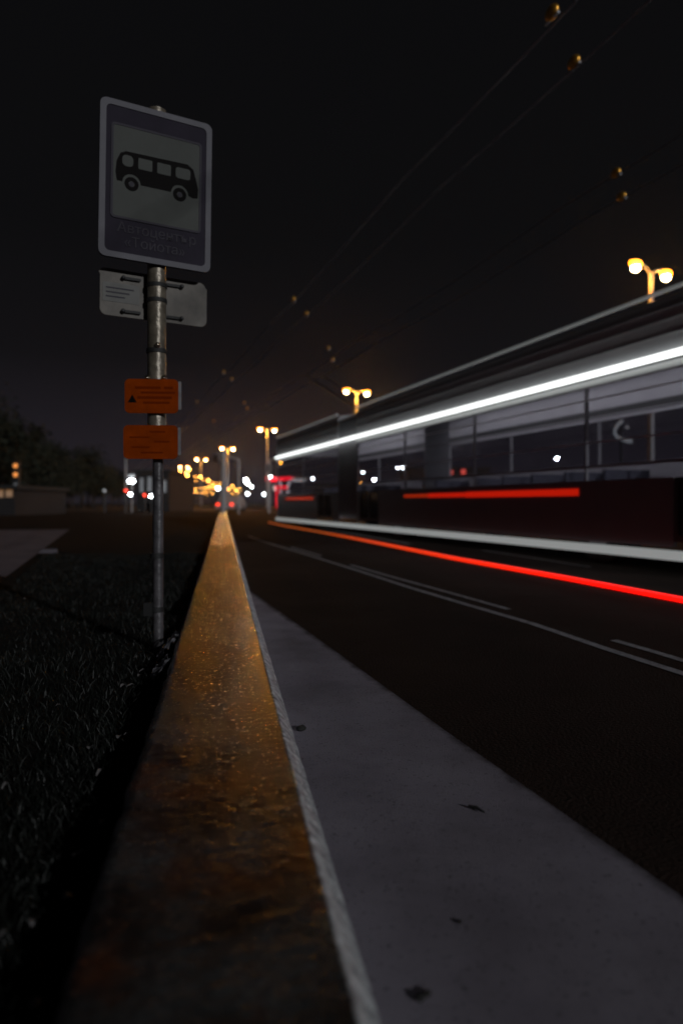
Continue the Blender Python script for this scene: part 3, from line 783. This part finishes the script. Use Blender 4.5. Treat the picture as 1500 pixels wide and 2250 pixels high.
# ------------------------------------------------------------------ masts and traffic signals
mast = thing('mast', 'thick mast with a short arm, left of the far bus end', 'mast', at(491, 1105, 45)*Vector((1,1,0)), 0)
mb = MB(); mb.tube([(0,0,-.05), (0,0,at(0,988,45).z)], [.17,.14], 12); mb.build('pole', M['pole'], mast, smooth=True)
za = at(0, 1000, 45).z
mb = MB(); mb.tube([(0.05,0,za), (1.05,-.1,za-.32)], .075, 8); mb.build('arm', M['pole'], mast)
mb = MB(); mb.tube([(1.02,-.1,-.05), (1.02,-.1,za-.25)], .06, 8); mb.build('strut', M['pole'], mast)
def signal(px, py, d, hd, label, lit=None, armx=None, poletop=None):
    v = at(px, py, d); t = thing('traffic_light', label, 'traffic light', (v.x, v.y, 0), 0)
    z = v.z
    mb = MB(); mb.prism(rrect(-hd*.34, hd*.34, z-hd/2, z+hd/2, .08, 4), lambda a, b, q: (a, q, b), -.12, .12); h = mb.build('housing', M['steel'], t)
    for k in (-1, 0, 1):
        zz = z+k*hd*.3
        mb = MB(); mb.tube([(0,-.13,zz), (0,-.122,zz)], hd*.13, 12); mb.build('lens', M['amber'] if lit == k else M['glass_dark'], h)
    ax = armx if armx is not None else 0
    mb = MB(); mb.tube([(ax,.2,-.05), (ax,.2,z+hd*.3)], .07, 8); mb.build('pole', M['pole'], t)
    if ax: mb = MB(); mb.tube([(ax,.2,z+hd*.45), (0,.14,z+hd*.55)], .05, 8); mb.build('arm', M['pole'], t)
    return t
signal(476, 1006, 46, .55, 'bluish traffic light head on a thin pole left of the orange mast', None, .3)
signal(590, 1029, 50, .55, 'greenish traffic light head on the pole at the far end of the bus', None, None)
signal(617, 1017, 52, .55, 'traffic light head with a yellow light, seen through the rear of the bus', 0, -.9)
v = at(37, 1105, 40)
t = thing('traffic_light', 'tall traffic light with two amber lamps at the left edge, before the dark trees', 'traffic light', (v.x, v.y, 0), 0)
mb = MB(); mb.tube([(0,.1,-.05), (0,.1,3.1)], .06, 8); mb.build('pole', M['pole'], t)
mb = MB(); mb.prism(rrect(-.2, .2, 1.55, 3.2, .06, 3), lambda a, b, q: (a, q, b), -.12, .08); h = mb.build('housing', M['dark_metal'], t)
for zz, m in ((2.92, 'amber_soft'), (2.40, 'amber_soft'), (1.80, 'window_lit')):
    mb = MB(); mb.tube([(0,-.14,zz), (0,-.122,zz)], .13 if m == 'amber_soft' else .09, 14); mb.build('lens', M[m], h)

# ------------------------------------------------------------------ far buildings, signs and a filling station
def block(name, px0, px1, pytop, d, depth, label, cat='building', wins=()):
    a = at(px0, pytop, d); b = at(px1, pytop, d)
    t = thing(name, label, cat, ((a.x+b.x)/2, d, 0), 0)
    w = (b.x-a.x)/2
    mb = MB(); mb.box(-w, w, 0, depth, -.1, a.z-.25); mb.build('wall', M['wall_dark'], t)
    mb = MB(); mb.box(-w-.2, w+.2, -.2, depth+.2, a.z-.245, a.z); mb.build('roof', M['roof_dark'], t)
    for (q0, q1, r0, r1, m) in wins:
        u0, u1 = at(q0, r0, d), at(q1, r1, d); xm = (a.x+b.x)/2
        mb = MB(); mb.ring(rrect(u0.x-xm-.06, u1.x-xm+.06, u1.z-.06, u0.z+.06, .02, 2), rrect(u0.x-xm, u1.x-xm, u1.z, u0.z, .02, 2), lambda A_, B_, q: (A_, q, B_), -.08, -.002)
        wn_ = mb.build('window', M['dark_metal'], t)
        mb = MB(); mb.box(u0.x-xm, u1.x-xm, -.03, -.004, u1.z, u0.z); mb.build('pane', M[m], wn_)
    return t
shop = block('shop', 900, 1075, 1026, 72, 12, 'dark flat-roofed shop carrying red and white sign letters, seen through the bus', wins=((942,955,1064,1080,'window_lit'),(966,980,1064,1080,'window_lit')))
def letters(owner, name, spec, d, m):
    for (q0, q1, r0, r1) in spec:
        u0, u1 = at(q0, r0, d), at(q1, r1, d); L0 = owner.location
        mb = MB(); hh = u0.z-u1.z
        mb.prism(rrect(u0.x-L0.x, u1.x-L0.x, u1.z, u0.z, min(hh, u1.x-u0.x)*.3, 3), lambda A_, B_, q: (A_, q, B_), -.14, -.004); mb.build(name, m, owner)
letters(shop, 'sign_letter', [(957+6.4*k, 962.4+6.4*k, 1034, 1042) for k in range(6)], 72, M['sign_red'])
letters(shop, 'sign_disc', [(1012,1022,1031.5,1042)], 72, M['sign_red'])
letters(shop, 'sign_letter', [(941+5.6*k, 945.6+5.6*k, 1053, 1060) for k in range(4)]+[(968+5*k, 972+5*k, 1052, 1060) for k in range(3)], 72, M['sign_white'])
block('kiosk', 300, 372, 1032, 55, 5, 'grey roadside kiosk with lit windows behind the lower part of the sign post', wins=((308,316,1050,1082,'window_lit'),(325,334,1048,1080,'window_lit'),(358,366,1056,1082,'window_lit')))
k2 = block('shop', 340, 392, 1044, 60, 6, 'low dark shop with a red-orange lit sign beside the orange plates')
letters(k2, 'sign_board', [(351,376,1046,1053.5)], 60, M['lit_orange'])
block('house', -60, 34, 1066, 38, 7, 'low warm lit building at the left edge behind the traffic light', wins=((-20,10,1074,1093,'lit_warm'),(14,30,1076,1092,'lit_warm')))  # warm light on the wall put in as glowing panes
block('building', 1060, 1420, 1058, 95, 14, 'long low dark building right of the shop, seen through the bus')
block('building', 690, 890, 1062, 105, 14, 'low dark building left of the shop, seen through the bus')
t = thing('wall_lamp_post', 'pair of round white lamps on a slim post left of the kiosk', 'lamp', at(289, 1105, 50)*Vector((1,1,0)), 0)
mb = MB(); mb.tube([(0,.1,-.05), (0,.1,at(0,1040,50).z)], .06, 8); mb.build('pole', M['pole'], t)
for py in (1046, 1057):
    for sx in (-.13, .13):
        mb = MB(); mb.ell((sx, 0, at(0,py,50).z), .12, .08, .12, 10, 8); mb.build('globe', M['white_dim'] if py > 1050 else M['lit_white'], t)
t = thing('notice_pole', 'slim tan pole left of the pair of white lamps', 'pole', at(277, 1105, 48)*Vector((1,1,0)), 0)
mb = MB(); mb.tube([(0,0,-.05), (0,0,at(0,1008,48).z)], .07, 8); mb.build('pole', M['pole'], t)
mb = MB(); mb.box(-.10, .10, -.05, .05, at(0,1020,48).z, at(0,1006,48).z); mb.build('cap', M['dark_metal'], t)
for px, py, m, lb in ((277,1078,'red_sig','small red lamp beside the foot of the tan pole'), (318,1088,'red_sig','small red lamp low down below the kiosk windows'), (287,1086,'white_dim','small white lamp low down under the pair of round lamps'), (332,1090,'white_dim','small white lamp low down right of the red lamp by the kiosk'), (230,1078,'lit_white','faint white lamp before the dark trees on the left')):
    small_light(px, py, 46, M[m], .10, lb)
# filling station with red canopy
D = 88
fs = thing('filling_station', 'red lit filling station canopy with white slanted columns, behind the rear of the bus', 'filling station', at(635, 1105, D)*Vector((1,1,0)), 0)
X0 = fs.location.x
def fx(px): return at(px, 1105, D).x - X0
def fz(py): return at(0, py, D).z
mb = MB(); mb.add([(fx(606),0,fz(1056)),(fx(640),0,fz(1052)),(fx(640),0,fz(1047)),(fx(606),0,fz(1049.5)),(fx(606),4,fz(1056)),(fx(640),4,fz(1052)),(fx(640),4,fz(1047)),(fx(606),4,fz(1049.5))],
   [(0,1,2,3),(7,6,5,4),(0,4,5,1),(1,5,6,2),(2,6,7,3),(3,7,4,0)]); mb.build('canopy_fascia', M['canopy_red'], fs)
mb = MB(); mb.box(fx(584), fx(605), 0, 4, fz(1056), fz(1048.5)); mb.build('canopy_fascia', M['canopy_red'], fs)
mb = MB(); mb.box(fx(640.5), fx(668), .2, 3.8, fz(1056), fz(1051.5)); mb.build('canopy_light', M['lit_white'], fs)
mb = MB(); mb.box(fx(586), fx(666), .3, 3.7, fz(1047.5), fz(1046)); mb.build('canopy_roof', M['roof_dark'], fs)
for pa, pb in ((612, 616), (636, 631)):
    mb = MB(); mb.tube([(fx(pa), .8, fz(1056)), (fx(pb), .8, fz(1069)), (fx(pb), .8, 0)], .16, 8); mb.build('column', M['lit_white'], fs)
mb = MB(); mb.box(fx(606), fx(631), -.3, .5, fz(1074), fz(1068)); mb.build('pump_header', M['canopy_red'], fs)
mb = MB(); mb.box(fx(607), fx(613), -.3, .5, 0, fz(1074)-.01); mb.build('pump_column', M['canopy_red'], fs)
mb = MB(); mb.ring(rrect(fx(601), fx(606)-.03, fz(1078), fz(1067), .1, 4), rrect(fx(602.2), fx(605)-.03, fz(1076.5), fz(1068.5), .06, 4), lambda a,b,q: (a,q,b), -.2, .2); mb.build('display_frame', M['lit_white'], fs)
# light ornaments
def tube_thing(name, label, pts2, d, m, r, base_px):
    b = at(base_px, 1105, d); t = thing(name, label, 'light ornament', (b.x, b.y, 0), 0)
    for pl in pts2:
        mb = MB(); mb.tube([Vector(at(px, py, d)) - Vector((b.x, 0, 0)) - Vector((0, d, 0)) for px, py in pl], r, 8); mb.build('light_tube', m, t)
    return t
def post_for(t, d, topy):
    mb = MB(); mb.tube([(0,.2,-.05), (0,.2,at(0,topy,d).z)], .05, 8); mb.build('pole', M['dark_metal'], t)
def arch(cx, y0, w):
    pts = []
    for k in range(15):
        f = k/14
        pts.append((cx-w/2+w*f, y0+22-20*math.sin(PI*f)**.55))
    return pts
t = tube_thing('light_ornament', 'left of two arch-shaped white light ornaments right of the shop', [arch(1180,1054,38), arch(1180,1060,24), [(1150,1056),(1165,1053),(1200,1054)]], 60, M['ornament'], .10, 1180); post_for(t, 60, 1060)
t = tube_thing('light_ornament', 'right of two arch-shaped white light ornaments, below the bright lamp', [arch(1298,1049,42), arch(1300,1054,28), [(1268,1052),(1285,1049),(1312,1048)]], 60, M['ornament'], .085, 1298); post_for(t, 60, 1056)
curl = [(1380,860),(1372,868),(1366,876),(1366,884),(1372,891),(1379,897)]
curl2 = [(1367,924),(1357,932),(1350,943),(1349,953),(1356,962),(1366,966),(1378,970),(1386,972),(1383,964)]
t = tube_thing('light_ornament', 'faint curled white light ornament left of the nearest street lamp pole', [curl, curl2, [(1374,938),(1379,940)]], 26, M['ornament_faint'], .055, 1368); post_for(t, 26, 860)

# ------------------------------------------------------------------ cars far down the road
def make_car(m, label, px, d, toward=True, rz=0.0):
    b = at(px, 1105, d); t = thing('parked_car', label, 'car', (b.x, b.y, 0), rz)
    prof_ = [(-2.1,.25),(2.1,.25),(2.15,.62),(1.35,.82),(.75,1.35),(-.9,1.40),(-1.6,.92),(-2.12,.80)]
    mb = MB(); mb.prism(prof_, lambda a, b_, q: (q, -a, b_), -.85, .85); mb.build('body', m, t)
    mb = MB(); mb.prism([(1.25,.86),(.72,1.30),(.70,1.30),(1.20,.86)], lambda a, b_, q: (q, -a-.03, b_+.02), -.7, .7); mb.build('windscreen', M['glass_dark'], t)
    for yy in (-1.3, 1.3):
        for xx in (-.86, .66):
            mb = MB(); mb.tube([(xx, yy, .31), (xx+.2, yy, .31)], .31, 14); w = mb.build('wheel', M['black'], t)
    for xx in (-.62, .62):
        mb = MB(); mb.ell((xx, -2.17 if toward else -2.17, .62), .16, .05, .09, 10, 6)
        mb.build('headlight' if toward else 'tail_light', M['white_lamp'] if toward else M['red_sig'], t)
    return t
make_car(M['car_dark'], 'dark car with bright white headlights below the chain of orange lamps', 394, 70, True, .1)
make_car(M['car_pale'], 'pale car with red tail lights waiting right of the orange mast', 508, 62, False, -.1)

# ------------------------------------------------------------------ trees on the left
def tree_meshes(h, w, n, seed):
    rnd = random.Random(seed)
    tr = MB(); tr.tube([(0,0,-.2), (.05,0,h*.25), (-.05,.1,h*.5), (0,0,h*.8)], [h*.028, h*.022, h*.015, h*.005], 7)
    for k in range(6):
        a = rnd.uniform(0, 2*PI); z = h*rnd.uniform(.3, .6); l = w*rnd.uniform(.5, .9)
        tr.tube([(0,0,z), (math.cos(a)*l*.5, math.sin(a)*l*.5, z+h*.12), (math.cos(a)*l, math.sin(a)*l, z+h*.2)], [h*.012, h*.008, h*.003], 5)
    cl = [(Vector((rnd.gauss(0, w*.38), rnd.gauss(0, w*.38), h*(.42+.5*rnd.random()))), w*rnd.uniform(.25, .5)) for _ in range(16)]
    cr_ = MB()
    for _ in range(n):
        c, r = rnd.choice(cl)
        p = c + Vector((rnd.gauss(0,1), rnd.gauss(0,1), rnd.gauss(0,.8)))*r*.55
        p.z = max(h*.12, p.z)
        s = rnd.uniform(.10, .24)*h/7
        e1 = Vector((rnd.gauss(0,1), rnd.gauss(0,1), rnd.gauss(0,1))).normalized(); e2 = e1.orthogonal().normalized()
        cr_.add([p-e1*s, p-e2*s*.5, p+e1*s, p+e2*s*.5], [(0,1,2,3)])
    return tr.mesh('trunk', M['bark']), cr_.mesh('crown', M['leaf'])
tms = [tree_meshes(7.0, 2.6, 2600, 3), tree_meshes(6.0, 2.8, 2400, 5), tree_meshes(5.0, 2.4, 2000, 9)]
rnd = random.Random(21)
tspots = [(-70,44,1.15),(-30,47,1.12),(5,50,1.0),(30,54,.98),(60,60,.95),(85,66,.98),(110,72,1.0),(135,80,1.08),(160,88,1.15),(180,95,1.2),(205,100,1.1),(228,108,1.05),(248,115,.95),(262,122,.85),(40,62,.8),(75,76,.9),(120,90,1.0),(150,100,1.1),(15,58,1.0),(195,112,1.05),(-110,42,1.2),(275,130,.7)]
tl = None
for i, (px, d, sc) in enumerate(tspots):
    b = at(px, 1105, d); t = thing('tree', 'dark bushy tree, one of the black mass of trees on the left', 'tree', (b.x, b.y, 0), rnd.uniform(0, 6.28), 'dark trees along the left side')
    t.scale = (sc, sc, sc)
    a_, b_ = tms[i % 3 if px > 60 else i % 2]
    ob('trunk', a_, t); ob('crown', b_, t)
labs_t = {0: None}

# ------------------------------------------------------------------ grass, leaves, litter
g = MB(); rnd = random.Random(4)
def verge_z(p): return 0.06 + 0.018*noise.noise(Vector((p.x,p.y,0))*1.7) + 0.012*noise.noise(Vector((p.x,p.y,0))*6)
cnt = 0
while cnt < 52000:
    y = 0.45 + 9*rnd.random()**1.9
    x = -0.215 - (0.02 + min(3.2, .3+.75*y))*rnd.random()
    p = K(x, y)
    # stop at the footpath
    if p.x*c_ + p.y*s_ < -0.74: continue
    if noise.noise(Vector((p.x*3, p.y*3, 1.0))) < -0.35 and rnd.random() < .7: continue
    z = verge_z(p)-.004
    h = rnd.uniform(.018, .05)*(1+.6*noise.noise(Vector((p.x*2, p.y*2, 5))))
    a = rnd.uniform(0, 6.28); w = rnd.uniform(.0012, .0024)
    dx, dy = math.cos(a)*w, math.sin(a)*w
    b = rnd.uniform(0, 6.28); lx, ly = math.cos(b)*h*rnd.uniform(.3, 1.0), math.sin(b)*h*rnd.uniform(.3, 1.0)
    g.add([(p.x-dx,p.y-dy,z),(p.x+dx,p.y+dy,z),(p.x+dx*.7+lx*.4,p.y+dy*.7+ly*.4,z+h*.65),(p.x-dx*.7+lx*.4,p.y-dy*.7+ly*.4,z+h*.65),(p.x+lx,p.y+ly,z+h)], [(0,1,2,3),(3,2,4)])
    cnt += 1
me = bpy.data.meshes.new('grass'); me.from_pydata(g.v, [], g.f); me.materials.append(M['grass'])
tag(ob('grass', me), 'short dark grass covering the verge left of the kerb', 'grass', kind='stuff')

def leaf_mesh(w, l, seed):
    rnd = random.Random(seed); mb = MB(); n = 7
    for i in range(n):
        f = i/(n-1); ww = w*math.sin(PI*(.06+.9*f))
        zc = .25*l*math.sin(PI*f)*rnd.uniform(.6, 1.1)
        mb.v += [(-ww, l*(f-.5), zc+.3*ww), (0, l*(f-.5), zc), (ww, l*(f-.5), zc+.3*ww)]
    for i in range(n-1):
        for k in range(2): mb.f.append((3*i+k, 3*i+k+1, 3*i+k+4, 3*i+k+3))
    return mb.mesh('fallen_leaf', M['dead_leaf'], True)
lms = [leaf_mesh(.006, .022, 1), leaf_mesh(.004, .030, 2), leaf_mesh(.008, .018, 3)]
lspots = [(300,1437),(313,1465),(307,1475),(270,1497),(287,1497),(262,1607),(280,1603),(218,1683),(198,1630),(130,1540),(12,1712),(56,1310),(84,1332),(175,1860),(80,2180),(75,2005),(8,2035),(150,1950),(225,1790)]
for i, (px, py) in enumerate(lspots):
    d = 0.64*1500/(py-1105); v = at(px, py, d)
    o = ob('fallen_leaf', lms[i % 3], None, (v.x, v.y, 0.094), (rnd.uniform(-.3,.3), rnd.uniform(-.3,.3), rnd.uniform(-1.0,.2)))
    tag(o, 'pale shrivelled leaf lying in the dark grass left of the kerb', 'leaf', 'pale leaves in the grass')
v = at(95, 1222, 9.0)
mb = MB(); mb.prism([(-.10,0),(.12,.01),(.14,.10),(.02,.16),(-.11,.08)], lambda a,b,q: (a, b*1.2, q), 0, .05)
tag(mb.build('stone', M['path'], None, loc=(v.x, v.y, .085)), 'pale flat stone at the edge of the footpath', 'stone')
# crumpled plastic film against the kerb by the post
def film(w, l, seed, h):
    mb = MB(); nx, ny = 10, 14
    for j in range(ny+1):
        for i in range(nx+1):
            q = Vector((i*.35, j*.3, seed))
            x = (i/nx-.5)*w*(.5+.5*math.sin(PI*(j+.8)/(ny+1.6))) + .012*noise.noise(q*1.3)
            mb.v.append((x, (j/ny-.5)*l + .012*noise.noise(q*1.1+Vector((5,0,0))), h*(i/nx) + .025*noise.noise(q*1.7) + .02))
    for j in range(ny):
        for i in range(nx):
            a = j*(nx+1)+i; mb.f.append((a,a+1,a+nx+2,a+nx+1))
    return mb
v = at(366, 1470, 2.95)
tag(film(.085, .24, 1.3, .08).build('plastic_wrapper', M['plastic'], None, True, (at(369,1450,3.0).x, 3.0, .07), (0,0,AK)), 'crumpled grey plastic wrapper between the sign post and the kerb', 'litter')
tag(film(.07, .17, 4.1, .06).build('plastic_wrapper', M['plastic'], None, True, (at(352,1470,2.62).x, 2.62, .07), (0,0,AK+.05)), 'smaller crumpled plastic scrap in front of the sign post, against the kerb', 'litter')
# things on the concrete apron
def crumb(px, py, r, label, cat='stone', name='pebble'):
    p = gp(px, py); mb = MB(); mb.ell((0,0,r*.25), r, r*.7, r*.4, 9, 6)
    mb.v = [tuple(Vector(q)*(1+.25*noise.noise(Vector(q)*90+Vector((px,0,0))))) for q in mb.v]
    return tag(mb.build(name, M['stone'], None, True, (p.x, p.y, .008), (0,0,1.1)), label, cat)
crumb(662, 1609, .022, 'dark pebble on the grey concrete, right beside the kerb')
crumb(922, 2207, .010, 'left of two dark crumbs at the bottom of the concrete')
crumb(938, 2198, .008, 'right of two dark crumbs at the bottom of the concrete')
crumb(1010, 2037, .006, 'tiny dark pebble on the concrete above the two crumbs')
p = gp(1046, 1788); mb = MB(); mb.tube([(-.022,0,.004),(0,.002,.006),(.024,-.003,.004)], [.0035,.0045,.002], 7)
tag(mb.build('twig', M['stone'], None, True, (p.x, p.y, .008), (0,0,-.75)), 'short dark twig lying on the middle of the grey concrete', 'twig')

# ------------------------------------------------------------------ night air
hm = bpy.data.materials.new('haze_air'); hm.use_nodes = True; nt = hm.node_tree
nt.nodes.remove(nt.nodes['Principled BSDF'])
pv = nt.nodes.new('ShaderNodeVolumePrincipled')
pv.inputs['Color'].default_value = (0.85, 0.85, 0.85, 1)
pv.inputs['Density'].default_value = 0.0002
pv.inputs['Anisotropy'].default_value = 0.90
nt.links.new(pv.outputs[0], nt.nodes['Material Output'].inputs['Volume'])
mb = MB(); mb.box(-920, 920, -80, 1520, -1.06, 13)
tag(mb.build('haze', hm), kind='stuff')
